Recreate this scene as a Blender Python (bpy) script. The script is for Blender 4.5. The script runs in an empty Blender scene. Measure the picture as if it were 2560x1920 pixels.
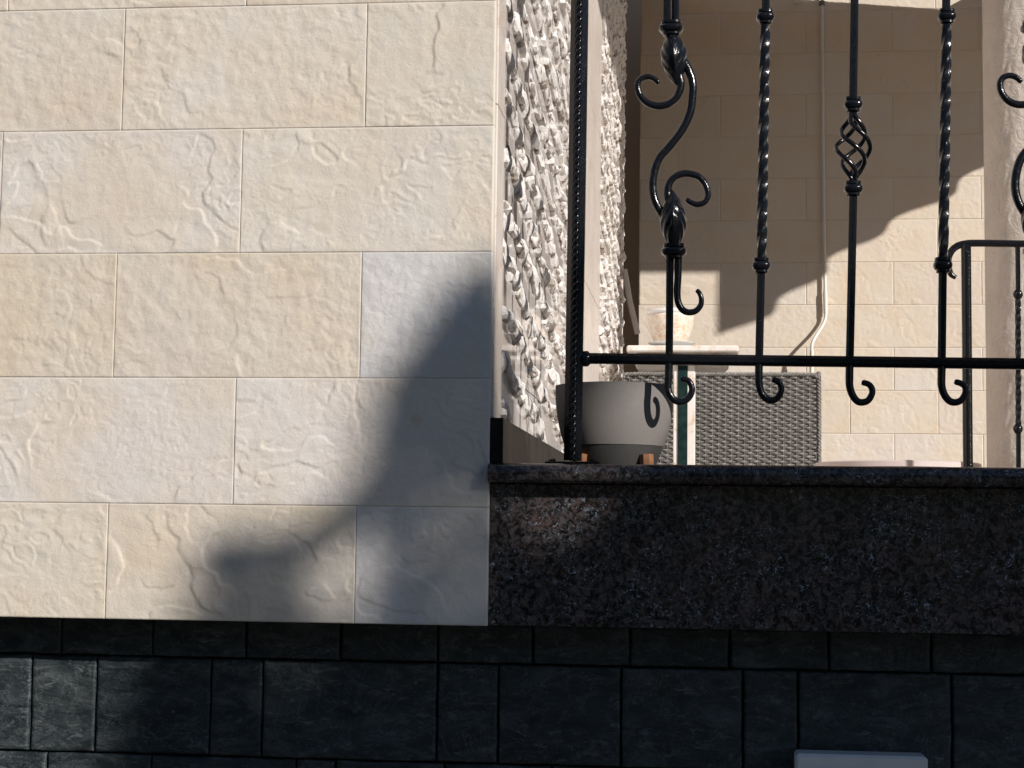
import bpy, math, random
import numpy as np
from mathutils import Vector, Matrix, Quaternion

# ---------------------------------------------------------------- camera, sky, sun, exposure
# House frame: X runs along the facade to the right, Y goes into the house, Z is up (0 = eye level).
scene = bpy.context.scene
FPX = 4400.0                                   # focal length in pixels of the 2560 px wide picture
CAM = np.array([0.34264908, -2.69588637, 0.0])
RT = np.array([0.99354831, 0.1126485, 0.01311767])
UP = np.array([-0.0032566, -0.08727988, 0.99617851])
FW = np.array([-0.11336293, 0.98979419, 0.08634993])
cd = bpy.data.cameras.new('camera'); cam = bpy.data.objects.new('camera', cd)
scene.collection.objects.link(cam)
cd.sensor_width = 36.0; cd.lens = FPX / 2560 * 36; cd.clip_start = 0.05; cd.clip_end = 2000
cam.matrix_world = Matrix(((RT[0], UP[0], -FW[0], CAM[0]), (RT[1], UP[1], -FW[1], CAM[1]),
                           (RT[2], UP[2], -FW[2], CAM[2]), (0, 0, 0, 1)))
scene.camera = cam
SA, SB = 1.15, 0.77                            # a sun ray runs (-SA, 1, -SB) per metre of depth
SUN = Vector((SA, -1.0, SB)).normalized()
world = bpy.data.worlds.new('World'); scene.world = world; world.use_nodes = True
wn = world.node_tree.nodes; wl = world.node_tree.links
sky = wn.new('ShaderNodeTexSky'); sky.sky_type = 'NISHITA'; sky.sun_disc = False
sky.sun_elevation = math.asin(SUN.z); sky.sun_rotation = math.atan2(SUN.x, SUN.y)
sky.air_density = 1.0; sky.dust_density = 0.2; sky.ozone_density = 2.6
wn['Background'].inputs['Strength'].default_value = 0.062
wl.new(sky.outputs[0], wn['Background'].inputs['Color'])
sd = bpy.data.lights.new('sun', 'SUN'); sd.energy = 5.0; sd.angle = math.radians(0.53); sd.color = (1.0, 0.93, 0.855)
so = bpy.data.objects.new('sun', sd); scene.collection.objects.link(so)
so.rotation_euler = SUN.to_track_quat('Z', 'Y').to_euler(); so.location = (6, -6, 6)
vs = scene.view_settings; vs.view_transform = 'Standard'; vs.look = 'None'; vs.exposure = -0.12; vs.gamma = 1.0
vs.use_curve_mapping = False
scene.cycles.max_bounces = 6; scene.cycles.diffuse_bounces = 4; scene.cycles.glossy_bounces = 3

# ---------------------------------------------------------------- helpers
RNG = random.Random(7)
COL = scene.collection

def ray(px, py): return FW * FPX + RT * (px - 1280) - UP * (py - 960)
def at(px, py, Y):
    d = ray(px, py); return Vector(CAM + d * ((Y - CAM[1]) / d[1]))
def atx(px, py, X):
    d = ray(px, py); return Vector(CAM + d * ((X - CAM[0]) / d[0]))
def mpp(Y): return (at(1701, 900, Y) - at(1700, 900, Y)).length       # metres per pixel at depth Y

def root(name, label, cat, loc, group=None):
    o = bpy.data.objects.new(name, None); o.empty_display_size = 0.1; COL.objects.link(o)
    o.location = loc; o['label'] = label; o['category'] = cat
    if group: o['group'] = group
    return o
_loc = {}
def base_of(o):
    v = Vector((0, 0, 0))
    while o: v = v + o.location; o = o.parent
    return v
def mesh_data(name, verts, faces, mat, smooth=False):
    me = bpy.data.meshes.new(name); me.from_pydata([tuple(v) for v in verts], [], faces)
    me.materials.append(mat)
    if smooth: me.shade_smooth()
    me.update(); return me
def put(name, me, parent=None, loc=(0, 0, 0)):
    o = bpy.data.objects.new(name, me); COL.objects.link(o); o.location = loc
    if parent:
        o.parent = parent; o.matrix_parent_inverse = Matrix.Translation(-parent_world(parent))
    return o
def parent_world(p):
    w = Vector(p.location)
    if p.parent: w = p.matrix_parent_inverse.translation + w + parent_world(p.parent)
    return w
def mk(name, verts, faces, mat, parent=None, smooth=False):
    return put(name, mesh_data(name, verts, faces, mat, smooth), parent)
def tag(o, label, cat, group=None):
    o['label'] = label; o['category'] = cat
    if group: o['group'] = group
    return o
def struct(o): o['kind'] = 'structure'; return o

class MB:
    def __init__(s): s.v = []; s.f = []
    def add(s, v, f):
        n = len(s.v); s.v += [tuple(p) for p in v]; s.f += [tuple(i + n for i in q) for q in f]; return s
    def box(s, x0, x1, y0, y1, z0, z1, b=0.0):
        if b <= 0:
            v = [(x, y, z) for z in (z0, z1) for y in (y0, y1) for x in (x0, x1)]
            return s.add(v, [(0, 2, 3, 1), (4, 5, 7, 6), (0, 1, 5, 4), (2, 6, 7, 3), (0, 4, 6, 2), (1, 3, 7, 5)])
        V = []; idx = {}
        for sx in (0, 1):
            for sy in (0, 1):
                for sz in (0, 1):
                    cx, cy, cz = (x1 if sx else x0), (y1 if sy else y0), (z1 if sz else z0)
                    ix, iy, iz = (cx - b if sx else cx + b), (cy - b if sy else cy + b), (cz - b if sz else cz + b)
                    for k, p in enumerate(((cx, iy, iz), (ix, cy, iz), (ix, iy, cz))):
                        idx[sx, sy, sz, k] = len(V); V.append(p)
        F = []
        g = lambda a, c, d, k: idx[a, c, d, k]
        for q in (0, 1):
            fx = [g(q, 0, 0, 0), g(q, 1, 0, 0), g(q, 1, 1, 0), g(q, 0, 1, 0)]
            fy = [g(0, q, 0, 1), g(0, q, 1, 1), g(1, q, 1, 1), g(1, q, 0, 1)]
            fz = [g(0, 0, q, 2), g(1, 0, q, 2), g(1, 1, q, 2), g(0, 1, q, 2)]
            for fc in (fx, fy, fz): F.append(tuple(fc if q else fc[::-1]))
        for p in (0, 1):
            for q in (0, 1):
                e1 = [g(0, p, q, 1), g(1, p, q, 1), g(1, p, q, 2), g(0, p, q, 2)]
                e2 = [g(p, 0, q, 0), g(p, 1, q, 0), g(p, 1, q, 2), g(p, 0, q, 2)]
                e3 = [g(p, q, 0, 0), g(p, q, 1, 0), g(p, q, 1, 1), g(p, q, 0, 1)]
                F += [tuple(e1), tuple(e2), tuple(e3)]
                for r in (0, 1): F.append((g(p, q, r, 0), g(p, q, r, 1), g(p, q, r, 2)))
        return s.add(V, list(dict.fromkeys(F)))
    def tube(s, pts, rad, n=10, nrm=(0, 1, 0), square=False, twist=None, caps=True):
        pts = [Vector(p) for p in pts]; m = len(pts); nrm = Vector(nrm).normalized(); V = []
        for i, p in enumerate(pts):
            t = (pts[min(i + 1, m - 1)] - pts[max(i - 1, 0)])
            t = t.normalized() if t.length > 1e-9 else Vector((0, 0, 1))
            if abs(t.dot(nrm)) > 0.95: nn = Vector((1, 0, 0))
            else: nn = nrm
            b = t.cross(nn).normalized(); c = b.cross(t).normalized()
            r = rad(i / (m - 1)) if callable(rad) else rad
            tw = twist(i / (m - 1)) if twist else 0
            for k in range(n):
                a = 2 * math.pi * (k + .5) / n
                if square:
                    q = max(abs(math.cos(a)), abs(math.sin(a))); rr = r / q
                    rr = min(rr, r * 1.30)
                else: rr = r
                V.append(p + (b * math.cos(a + tw) + c * math.sin(a + tw)) * rr)
        F = [(i * n + k, i * n + (k + 1) % n, (i + 1) * n + (k + 1) % n, (i + 1) * n + k) for i in range(m - 1) for k in range(n)]
        if caps: F += [tuple(range(n))[::-1], tuple((m - 1) * n + k for k in range(n))]
        return s.add(V, F)
    def lathe(s, c, prof, n=24, axis=(0, 0, 1), p=2.0, fn=None, caps=True):
        """prof: list of (radius, height)"""
        c = Vector(c); ax = Vector(axis).normalized(); u = Vector((1, 0, 0)); u = (u - ax * u.dot(ax)).normalized(); w = ax.cross(u); V = []
        for j, (r, h) in enumerate(prof):
            for k in range(n):
                a = 2 * math.pi * k / n; ca, sa = math.cos(a), math.sin(a)
                q = (abs(ca) ** p + abs(sa) ** p) ** (-1 / p)
                rr = r * q * (fn(a, j / (len(prof) - 1)) if fn else 1)
                V.append(c + ax * h + (u * ca + w * sa) * rr)
        m = len(prof)
        F = [(j * n + k, j * n + (k + 1) % n, (j + 1) * n + (k + 1) % n, (j + 1) * n + k) for j in range(m - 1) for k in range(n)]
        if caps: F += [tuple(range(n))[::-1], tuple((m - 1) * n + k for k in range(n))]
        return s.add(V, F)
    def obj(s, name, mat, parent=None, smooth=False, sharp=None):
        o = mk(name, s.v, s.f, mat, parent, smooth)
        if sharp is not None:
            o.data.shade_smooth()
            try: o.data.set_sharp_from_angle(angle=math.radians(sharp))
            except Exception: pass
        return o

def spline(P, per=8):
    P = [Vector(p) for p in P]; out = []
    for i in range(len(P) - 1):
        p0, p1, p2, p3 = P[max(i - 1, 0)], P[i], P[i + 1], P[min(i + 2, len(P) - 1)]
        for k in range(per):
            t = k / per
            out.append(0.5 * ((2 * p1) + (p2 - p0) * t + (2 * p0 - 5 * p1 + 4 * p2 - p3) * t * t + (3 * p1 - p0 - 3 * p2 + p3) * t ** 3))
    return out + [P[-1]]

def pn(x, y, seed):
    """vectorised gradient noise, about -0.7..0.7"""
    r = np.random.RandomState(seed); perm = r.permutation(256); ang = r.rand(256) * 2 * np.pi
    gx, gy = np.cos(ang), np.sin(ang)
    xi = np.floor(x).astype(int); yi = np.floor(y).astype(int); xf = x - xi; yf = y - yi
    h = lambda a, b: perm[(perm[a & 255] + b) & 255]
    u = xf * xf * xf * (xf * (xf * 6 - 15) + 10); v = yf * yf * yf * (yf * (yf * 6 - 15) + 10)
    def d(a, b, dx, dy): k = h(a, b); return gx[k] * dx + gy[k] * dy
    n00 = d(xi, yi, xf, yf); n10 = d(xi + 1, yi, xf - 1, yf); n01 = d(xi, yi + 1, xf, yf - 1); n11 = d(xi + 1, yi + 1, xf - 1, yf - 1)
    return (n00 * (1 - u) + n10 * u) * (1 - v) + (n01 * (1 - u) + n11 * u) * v
def fbm(x, y, seed, o=4): return sum(pn(x * 2 ** i, y * 2 ** i, seed + i) / 2 ** i for i in range(o))
def sst(a, b, x): t = np.clip((x - a) / (b - a), 0, 1); return t * t * (3 - 2 * t)

# ---------------------------------------------------------------- materials
def mat(name, col=(.5, .5, .5), rough=.6, metal=0.0, spec=.5, ior=1.5):
    m = bpy.data.materials.new(name); m.use_nodes = True
    b = m.node_tree.nodes['Principled BSDF']
    b.inputs['Base Color'].default_value = (*col, 1); b.inputs['Roughness'].default_value = rough
    b.inputs['Metallic'].default_value = metal; b.inputs['IOR'].default_value = ior
    b.inputs['Specular IOR Level'].default_value = spec
    m['b'] = 1
    return m
class N:
    """tiny node graph helper"""
    def __init__(s, m): s.t = m.node_tree; s.b = s.t.nodes['Principled BSDF']
    def n(s, ty, **kw):
        o = s.t.nodes.new('ShaderNode' + ty)
        for k, v in kw.items():
            if k in ('ins',):
                for kk, vv in v.items(): s.set(o.inputs[kk], vv)
            else: setattr(o, k, v)
        return o
    def set(s, sock, v):
        if hasattr(v, 'is_output') or isinstance(v, bpy.types.NodeSocket): s.t.links.new(v, sock)
        elif isinstance(v, tuple) and len(v) == 3 and sock.type == 'RGBA': sock.default_value = (*v, 1)
        else: sock.default_value = v
    def coord(s, rnd=0.0):
        g = s.n('NewGeometry').outputs['Position']
        if not rnd: return g
        oi = s.n('ObjectInfo').outputs['Random']
        sc = s.n('Math', operation='MULTIPLY', ins={0: oi, 1: rnd}).outputs[0]
        cx = s.n('CombineXYZ', ins={0: sc, 1: sc, 2: sc}).outputs[0]
        return s.n('VectorMath', operation='ADD', ins={0: g, 1: cx}).outputs[0]
    def noise(s, vec, scale, detail=3, rough=.55, dist=0.0):
        return s.n('TexNoise', ins={'Vector': vec, 'Scale': scale, 'Detail': detail, 'Roughness': rough, 'Distortion': dist}).outputs['Fac']
    def vor(s, vec, scale, feature='F1'):
        return s.n('TexVoronoi', feature=feature, ins={'Vector': vec, 'Scale': scale})
    def ramp(s, fac, stops):
        r = s.n('ValToRGB'); s.set(r.inputs[0], fac); e = r.color_ramp.elements
        while len(e) < len(stops): e.new(0.5)
        for k, (p, c) in enumerate(stops):
            e[k].position = p; e[k].color = (*c, 1) if isinstance(c, tuple) else (c, c, c, 1)
        return r.outputs[0]
    def mix(s, fac, a, b, mode='MIX'):
        o = s.n('Mix', data_type='RGBA', blend_type=mode)
        s.set(o.inputs[0], fac); s.set(o.inputs[6], a); s.set(o.inputs[7], b); return o.outputs[2]
    def math(s, op, a, b=0.0): return s.n('Math', operation=op, ins={0: a, 1: b}).outputs[0]
    def bump(s, h, strength, dist, prev=None):
        i = {'Height': h, 'Strength': strength, 'Distance': dist}
        if prev is not None: i['Normal'] = prev
        return s.n('Bump', ins=i).outputs[0]
    def col(s, c): s.set(s.b.inputs['Base Color'], c)
    def rough(s, c): s.set(s.b.inputs['Roughness'], c)
    def nrm(s, c): s.set(s.b.inputs['Normal'], c)

def m_tile(name, scale=1.0):
    m = mat(name, rough=.88, spec=.25); g = N(m); p = g.coord(37.0)
    oc = g.n('ObjectInfo').outputs['Color']
    cl = g.noise(p, 7 * scale, 3); st = g.noise(p, 2.2 * scale, 4, .65)
    c = g.mix(g.ramp(cl, [(.35, 0.0), (.7, .75)]), oc, g.mix(1.0, oc, (.98, .90, .78), 'MULTIPLY'))
    c = g.mix(g.ramp(st, [(.50, 0.0), (.70, .9)]), c, g.mix(1.0, oc, (.95, .93, .95), 'MULTIPLY'))
    sp = g.noise(p, 420 * scale, 2)
    c = g.mix(g.ramp(sp, [(.30, .28), (.48, 0.0)]), c, g.mix(1.0, oc, (.80, .74, .66), 'MULTIPLY'))
    rust = g.noise(p, 26 * scale, 2, .5)
    c = g.mix(g.ramp(rust, [(.72, 0.0), (.80, .35)]), c, (.55, .40, .24))
    g.col(c)
    b = g.bump(g.noise(p, 42 * scale, 5, .62, .6), .34, .0028 / scale)
    b = g.bump(g.noise(p, 150 * scale, 4, .65, .8), .6, .0012 / scale, b)
    b = g.bump(g.noise(p, 560 * scale, 2, .6), .45, .0005 / scale, b)
    g.nrm(b); return m
M_TILE = m_tile('cream_stone'); M_TILE_FAR = m_tile('cream_stone_small', .8)
M_MORTAR = mat('mortar', (.62, .55, .46), .95)

def m_plaster():
    m = mat('stucco', (.60, .54, .48), .9, spec=.2); g = N(m); p = g.coord()
    n1 = g.noise(p, 9, 4, .6); g.col(g.ramp(n1, [(.3, (.64, .58, .52)), (.7, (.73, .67, .61))]))
    b = g.bump(g.noise(p, 30, 5, .65, 1.0), .8, .008); b = g.bump(g.noise(p, 130, 3), .4, .002, b); g.nrm(b); return m
M_STUCCO = m_plaster()
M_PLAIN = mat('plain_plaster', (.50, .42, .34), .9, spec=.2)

def m_marble(rough_face):
    m = mat('split_marble' if rough_face else 'polished_marble', rough=.85 if rough_face else .07, spec=.5); g = N(m); p = g.coord()
    n1 = g.noise(p, 6, 4, .6, .5)
    base = g.ramp(n1, [(.25, (.68, .62, .59)), (.55, (.77, .725, .70)), (.8, (.82, .785, .77))])
    if rough_face:
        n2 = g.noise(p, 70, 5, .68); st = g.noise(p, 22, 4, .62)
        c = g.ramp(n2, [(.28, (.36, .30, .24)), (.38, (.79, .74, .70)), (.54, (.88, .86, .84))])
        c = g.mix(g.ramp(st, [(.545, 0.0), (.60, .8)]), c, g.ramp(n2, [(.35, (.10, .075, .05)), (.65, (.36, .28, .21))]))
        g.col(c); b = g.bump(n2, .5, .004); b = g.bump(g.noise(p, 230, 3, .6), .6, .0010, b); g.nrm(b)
    else:
        vein = g.noise(p, 3.2, 5, .7, 1.8); g.col(g.mix(g.ramp(vein, [(.485, 0.0), (.5, .4), (.515, 0.0)]), base, (.48, .32, .22)))
    return m
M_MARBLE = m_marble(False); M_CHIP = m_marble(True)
def m_marble_plain():
    m = mat('smooth_marble', rough=.35); g = N(m); p = g.coord()
    n1 = g.noise(p, 6, 4, .6, .5)
    base = g.ramp(n1, [(.25, (.62, .55, .50)), (.55, (.74, .68, .63)), (.8, (.80, .75, .71))])
    vein = g.noise(p, 2.6, 5, .7, 1.8)
    base = g.mix(g.ramp(vein, [(.49, 0.0), (.5, .5), (.51, 0.0)]), base, (.45, .28, .20))
    g.col(base); g.nrm(g.bump(g.noise(p, 220, 3), .25, .001)); return m
M_MARBLE_S = m_marble_plain()

def m_iron():
    m = mat('black_enamel', (.008, .009, .012), .16, spec=.45); g = N(m); p = g.coord()
    n = g.noise(p, 95, 3, .6); g.rough(g.ramp(n, [(.3, .10), (.7, .26)]))
    b = g.bump(n, .35, .0025); b = g.bump(g.noise(p, 420, 2), .25, .0006, b); g.nrm(b)
    d = g.noise(p, 240, 2, .7); g.col(g.ramp(d, [(.66, (.008, .009, .012)), (.74, (.05, .048, .044))])); return m
M_IRON = m_iron()

def m_granite():
    m = mat('dark_granite', rough=.16, spec=.5); g = N(m); p = g.coord()
    n1 = g.noise(p, 95, 4, .7, .8); n2 = g.noise(p, 24, 4, .65, .6); v = g.vor(p, 230).outputs['Color']
    vb = g.n('SeparateColor', ins={0: v}).outputs[0]
    c = g.ramp(n1, [(.38, (.009, .009, .010)), (.48, (.036, .032, .033)), (.60, (.105, .092, .094))])
    c = g.mix(g.ramp(n2, [(.50, 0.0), (.66, .75)]), c, g.ramp(n1, [(.40, (.018, .013, .014)), (.57, (.135, .092, .085))]))
    fl = g.noise(p, 150, 3, .75, 1.2); msk = g.noise(p, 14, 3, .6)
    f2 = g.math('MULTIPLY', g.ramp(fl, [(.58, 0.0), (.66, 1.0)]), g.ramp(msk, [(.40, 0.0), (.58, 1.0)]))
    c = g.mix(f2, c, (.36, .44, .54))
    c = g.mix(g.math('MULTIPLY', g.ramp(vb, [(.80, 0.0), (.9, .5)]), g.ramp(n1, [(.45, 0.0), (.6, 1.0)])), c, (.14, .10, .09))
    g.col(c); g.rough(g.ramp(n1, [(.3, .10), (.7, .24)])); g.nrm(g.bump(n1, .05, .0006)); return m
M_GRANITE = m_granite()

def m_slate():
    m = mat('slate', rough=.55, spec=.45); g = N(m); p = g.coord(11.0)
    mp = g.n('Mapping', ins={'Vector': p, 'Rotation': (0, .6, 0), 'Scale': (1.0, 1.0, 2.6)}).outputs[0]
    n1 = g.noise(mp, 13, 6, .68, 1.2); n2 = g.noise(p, 3.2, 3)
    c = g.ramp(n1, [(.32, (.012, .019, .022)), (.50, (.028, .038, .043)), (.70, (.075, .088, .095))])
    vn = g.noise(p, 9, 6, .72, 2.2)
    c = g.mix(g.ramp(vn, [(.492, 0.0), (.5, .55), (.508, 0.0)]), c, (.20, .21, .21))
    bl = g.noise(mp, 34, 6, .75, .6); c = g.mix(g.ramp(bl, [(.56, 0.0), (.70, .7)]), c, (.19, .21, .22))
    c = g.mix(g.ramp(n2, [(.4, 0.0), (.7, .6)]), c, g.mix(1.0, c, (.7, .85, .9), 'MULTIPLY'))
    g.col(c); g.rough(g.ramp(n1, [(.3, .38), (.7, .62)]))
    b = g.bump(n1, .7, .006); b = g.bump(g.noise(p, 120, 4, .65), .5, .002, b); g.nrm(b); return m
M_SLATE = m_slate()
M_GROUT = mat('dark_grout', (.012, .012, .012), .95)

def m_simple_noise(name, c1, c2, scale, rough, bs=0.3, bd=.001, spec=.4):
    m = mat(name, rough=rough, spec=spec); g = N(m); p = g.coord(); n = g.noise(p, scale, 4, .6)
    g.col(g.ramp(n, [(.3, c1), (.7, c2)])); g.nrm(g.bump(n, bs, bd)); return m
M_SKIRT = m_simple_noise('honed_black_granite', (.010, .010, .011), (.030, .026, .025), 120, .42, .05, .0005, .15)
M_SKIRT.node_tree.nodes['Principled BSDF'].inputs['IOR'].default_value = 1.25
M_POT = m_simple_noise('grey_composite', (.19, .175, .165), (.25, .235, .22), 700, .75, .3, .0005)
M_POT_BASE = m_simple_noise('dark_grey_composite', (.055, .054, .053), (.075, .074, .072), 500, .55, .2, .0004)
M_WOOD = m_simple_noise('oak', (.22, .10, .05), (.33, .16, .08), 60, .5)
M_PALEWOOD = m_simple_noise('pale_wood', (.70, .61, .52), (.80, .71, .62), 40, .5)
M_WHITE = mat('white_plastic', (.78, .77, .74), .35)
M_WHITE_WALLBOX = m_simple_noise('grey_white_metal', (.80, .81, .81), (.86, .87, .87), 30, .4, .05)
M_CERAMIC_W = mat('white_ceramic', (.80, .80, .79), .12)
def m_ceramic():
    m = mat('painted_ceramic', rough=.18); g = N(m); p = g.coord()
    v = g.vor(p, 46, 'DISTANCE_TO_EDGE').outputs['Distance']; n = g.noise(p, 30, 4, .6, 1.0)
    a = g.ramp(n, [(.35, (.80, .74, .66)), (.55, (.70, .52, .36)), (.72, (.80, .76, .70))])
    g.col(g.mix(g.ramp(v, [(.0, .8), (.14, 0.0)]), a, (.84, .80, .75))); return m
M_CERAMIC = m_ceramic()
def m_tabletop():
    m = mat('white_tabletop', rough=.2); g = N(m); p = g.coord(); n = g.noise(p, 9, 5, .65, 1.5)
    g.col(g.ramp(n, [(.35, (.60, .46, .34)), (.47, (.78, .74, .69)), (.6, (.82, .80, .78))])); return m
M_TABLE = m_tabletop()
M_GREEN = m_simple_noise('green_marble', (.006, .018, .018), (.022, .045, .043), 40, .12)
def m_rattan():
    m = mat('grey_rattan', rough=.5); g = N(m); p = g.coord(); n = g.noise(p, 55, 3, .7); n2 = g.noise(p, 300, 2)
    c = g.ramp(n, [(.3, (.13, .125, .12)), (.55, (.21, .205, .195)), (.75, (.31, .30, .29))]); g.col(c)
    g.nrm(g.bump(n2, .3, .0008)); return m
M_RATTAN = m_rattan()
M_PINK = m_simple_noise('pale_laminate', (.62, .53, .52), (.70, .61, .60), 12, .4)
M_GREYEDGE = mat('grey_edge', (.16, .15, .14), .5)
M_FLOOR = m_simple_noise('porch_floor_stone', (.20, .145, .10), (.27, .20, .145), 6, .5)
M_PAVE = m_simple_noise('paving', (.05, .052, .055), (.085, .087, .09), 3, .9)
M_ROOF = m_simple_noise('roof_plaster', (.50, .42, .35), (.58, .50, .42), 8, .9)
M_ROOFTILE = m_simple_noise('clay_tile', (.30, .12, .07), (.42, .18, .11), 14, .8)
def m_leaf():
    m = mat('leaves', rough=.5, spec=.4); g = N(m); p = g.coord(); n = g.noise(p, 5, 2)
    g.col(g.ramp(n, [(.3, (.035, .075, .02)), (.7, (.075, .13, .035))])); return m
M_LEAF = m_leaf()
M_BARK = m_simple_noise('bark', (.06, .045, .03), (.14, .10, .07), 25, .9, .8, .01)

# ---------------------------------------------------------------- ground, porch shell
SILL_Z = 0.112; FLOOR_Z = -0.10; GROUND_Z = -1.45; YB = 5.55; WB = -0.137
struct(MB().box(-60, 60, -60, 60, GROUND_Z - .2, GROUND_Z).obj('ground', M_PAVE))
struct(MB().box(-1.2, 7.5, .20, 6.9, FLOOR_Z - .05, FLOOR_Z).obj('porch_floor', M_FLOOR))

# unseen L-shaped roof slab, outline and wavy eave shaped to cast the wall shadows
ZC = 2.62
P1 = at(1808, 840, YB); P2 = at(2455, 390, YB)
SLOPE = SB / SA
k2 = ((P1.z - SLOPE * P1.x) + (P2.z - SLOPE * P2.x)) / 2
xe1 = (ZC - 1.567) / SLOPE; xe2 = (ZC - k2) / SLOPE
z3 = at(1700, 682, YB).z; ye = YB - (ZC - z3) / SB
yc = YB - (ZC - P1.z) / SB; xR = at(1795, 690, YB).x + SA * (YB - ye)
plan = [(-1.3, .10), (xe1, .10), (xe1, ye), (xR, ye), (xe2, yc)]
lobes = 9
for i in range(lobes):
    for k in range(1, 9):
        t = (i + k / 8) / lobes
        plan.append((xe2 + .085 * (.5 - .5 * math.cos(2 * math.pi * k / 8)) + .03 * math.sin(i * 2.1 + 2.1 * k / 8), yc + (YB - yc) * t))
plan[-1] = (xe2 + .02, YB - .02)
g1 = at(2350, 24, YB); g0 = at(1990, 0, YB)
gap = lambda z: (ZC + .10 - z) / SB  # slot added at the back wall to let a wedge of sun through
plan += [(g1.x + .43, YB - .02), (g1.x + .36, YB - gap(g1.z)), (g0.x + .30, YB - gap(g0.z)), (g0.x - .5, YB - gap(g0.z) + .1), (g0.x - .6, YB - .005), (-1.3, YB - .005)]
n = len(plan)
rv = [(x, y, ZC) for x, y in plan] + [(x, y, ZC + .10) for x, y in plan]
rf = [tuple(range(n))[::-1], tuple(range(n, 2 * n))] + [(i, (i + 1) % n, n + (i + 1) % n, n + i) for i in range(n)]
rr_ = root('shade_roof', 'unseen flat roof slab over the porch, outline and wavy eave shaped for the wall shadows', 'roof', (0, 2.5, ZC))
mk('ceiling_slab', rv, rf, M_ROOF, rr_)

# ---------------------------------------------------------------- stone tiles
def tile_mesh(name, w, h, seed, amp, nx, nz, depth, m, kind=0, edge=.00015):
    """front face toward -Y, origin at lower left corner of the front plane"""
    xs = np.linspace(0, w, nx); zs = np.linspace(0, h, nz); X, Z = np.meshgrid(xs, zs)
    o = (seed % 97) * 1.37
    x = X * 1.0 + o; z = Z + o * .7
    wx = x + .05 * pn(x * 8, z * 8, seed + 1) + .010 * pn(x * 45, z * 45, seed + 5); wz = z + .05 * pn(x * 8, z * 8, seed + 2) + .010 * pn(x * 45, z * 45, seed + 6)
    H = np.zeros_like(X)
    for q, (sx, sz, lv, aa, sd_) in enumerate(((7, 9, 1.7, .80, 11), (15, 19, 1.8, .65, 23), (32, 40, 1.7, .5, 31), (62, 76, 1.6, .26, 37))):
        t = pn(wx * sx, wz * sz, seed + sd_); k = t * lv + 3.3 * (q + 1); fl = np.floor(k); fr = k - fl
        led = fl + sst(.475, .525, fr) - k
        md = sst(-.05 if kind == 0 else .08, .30, pn(x * 6, z * 6, seed + sd_ + 3))
        H += aa * md * led
    H = H * (1.0 if kind == 0 else .6) + .45 * fbm(x * 9, z * 9, seed + 50, 3) + (.26 if kind == 0 else .46) * fbm(x * 44, z * 44, seed + 60, 4)
    H = H * amp
    e = np.minimum(np.minimum(X, w - X), np.minimum(Z, h - Z))
    H = H * (.15 + .85 * sst(0, .0065, e)) - edge * (1 - sst(0, .0020, e))
    V = np.stack([X, -H, Z], -1).reshape(-1, 3)
    F = [(j * nx + i, j * nx + i + 1, (j + 1) * nx + i + 1, (j + 1) * nx + i) for j in range(nz - 1) for i in range(nx - 1)]
    V = [tuple(v) for v in V]; b = len(V)
    ring = [i for i in range(nx)] + [j * nx + nx - 1 for j in range(1, nz)] + [(nz - 1) * nx + i for i in range(nx - 2, -1, -1)] + [j * nx for j in range(nz - 2, 0, -1)]
    V += [(V[i][0], depth, V[i][2]) for i in ring]; L = len(ring)
    F += [(ring[(k + 1) % L], ring[k], b + k, b + (k + 1) % L) for k in range(L)]
    me = bpy.data.meshes.new(name); me.from_pydata(V, [], F); me.materials.append(m); me.shade_smooth(); me.update(); return me

# front wall: rows of 0.4 x 0.2 m tiles, joints measured in the photograph
JW = .0004
fw_root = root('stone_tile_wall', 'sunlit cream split-face stone tile wall left of the balcony, soft tree shadow on it', 'wall', (-.6, .1, WB))
MB().box(-1.6, -.002, .0165, .30, WB + .004, 1.60).obj('wall_core', M_MORTAR, fw_root)
rows = []                                     # (z0, z1, joint offset)
TW = .398
zz = [WB, .044, .2435, .4425, .6425, .8430, 1.043, 1.243, 1.443]
offs = [-.207, -.404, -.2065, -.404, -.206, -.404, -.206, -.404]
BEIGE = (.72, .665, .585); LIGHT = (.73, .692, .64); COOL = (.71, .712, .72); WARM = (.72, .672, .606)
tints = {(4, 0): (.74, .66, .55), (3, 0): LIGHT, (2, 0): BEIGE, (1, 0): (.80, .765, .71), (0, 0): WARM}
for r in range(8):
    z0, z1 = zz[r], zz[r + 1]; xr = 0.0; jx = offs[r]; c = 0
    while xr > -1.5:
        xl = max(jx, -1.56); w = xr - xl
        fin = r < 6 and xl > -1.3
        me = tile_mesh('tile', w - JW * .15, z1 - z0 - JW * .6, 100 + r * 13 + c * 5, .0024, max(8, int(w / .0023)) if fin else 30, int((z1 - z0) / .0023) if fin else 16, .016, M_TILE, kind=[0, 0, 1, 0, 1, 1, 0, 0][r] if not (r == 4 and c == 0) else 0)
        o = put('tile', me, fw_root, (xl + JW * .075, RNG.uniform(-.0003, .0002), z0 + JW * .3))
        base = [WARM, (.745, .71, .665), BEIGE, LIGHT, (.72, .672, .606), BEIGE, LIGHT, BEIGE][r]
        if c == 0 and r in (0, 2): base = COOL
        k = RNG.uniform(.965, 1.03); o.color = (base[0] * k, base[1] * k, base[2] * k * RNG.uniform(.98, 1.02), 1)
        xr = xl; jx -= TW; c += 1

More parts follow.
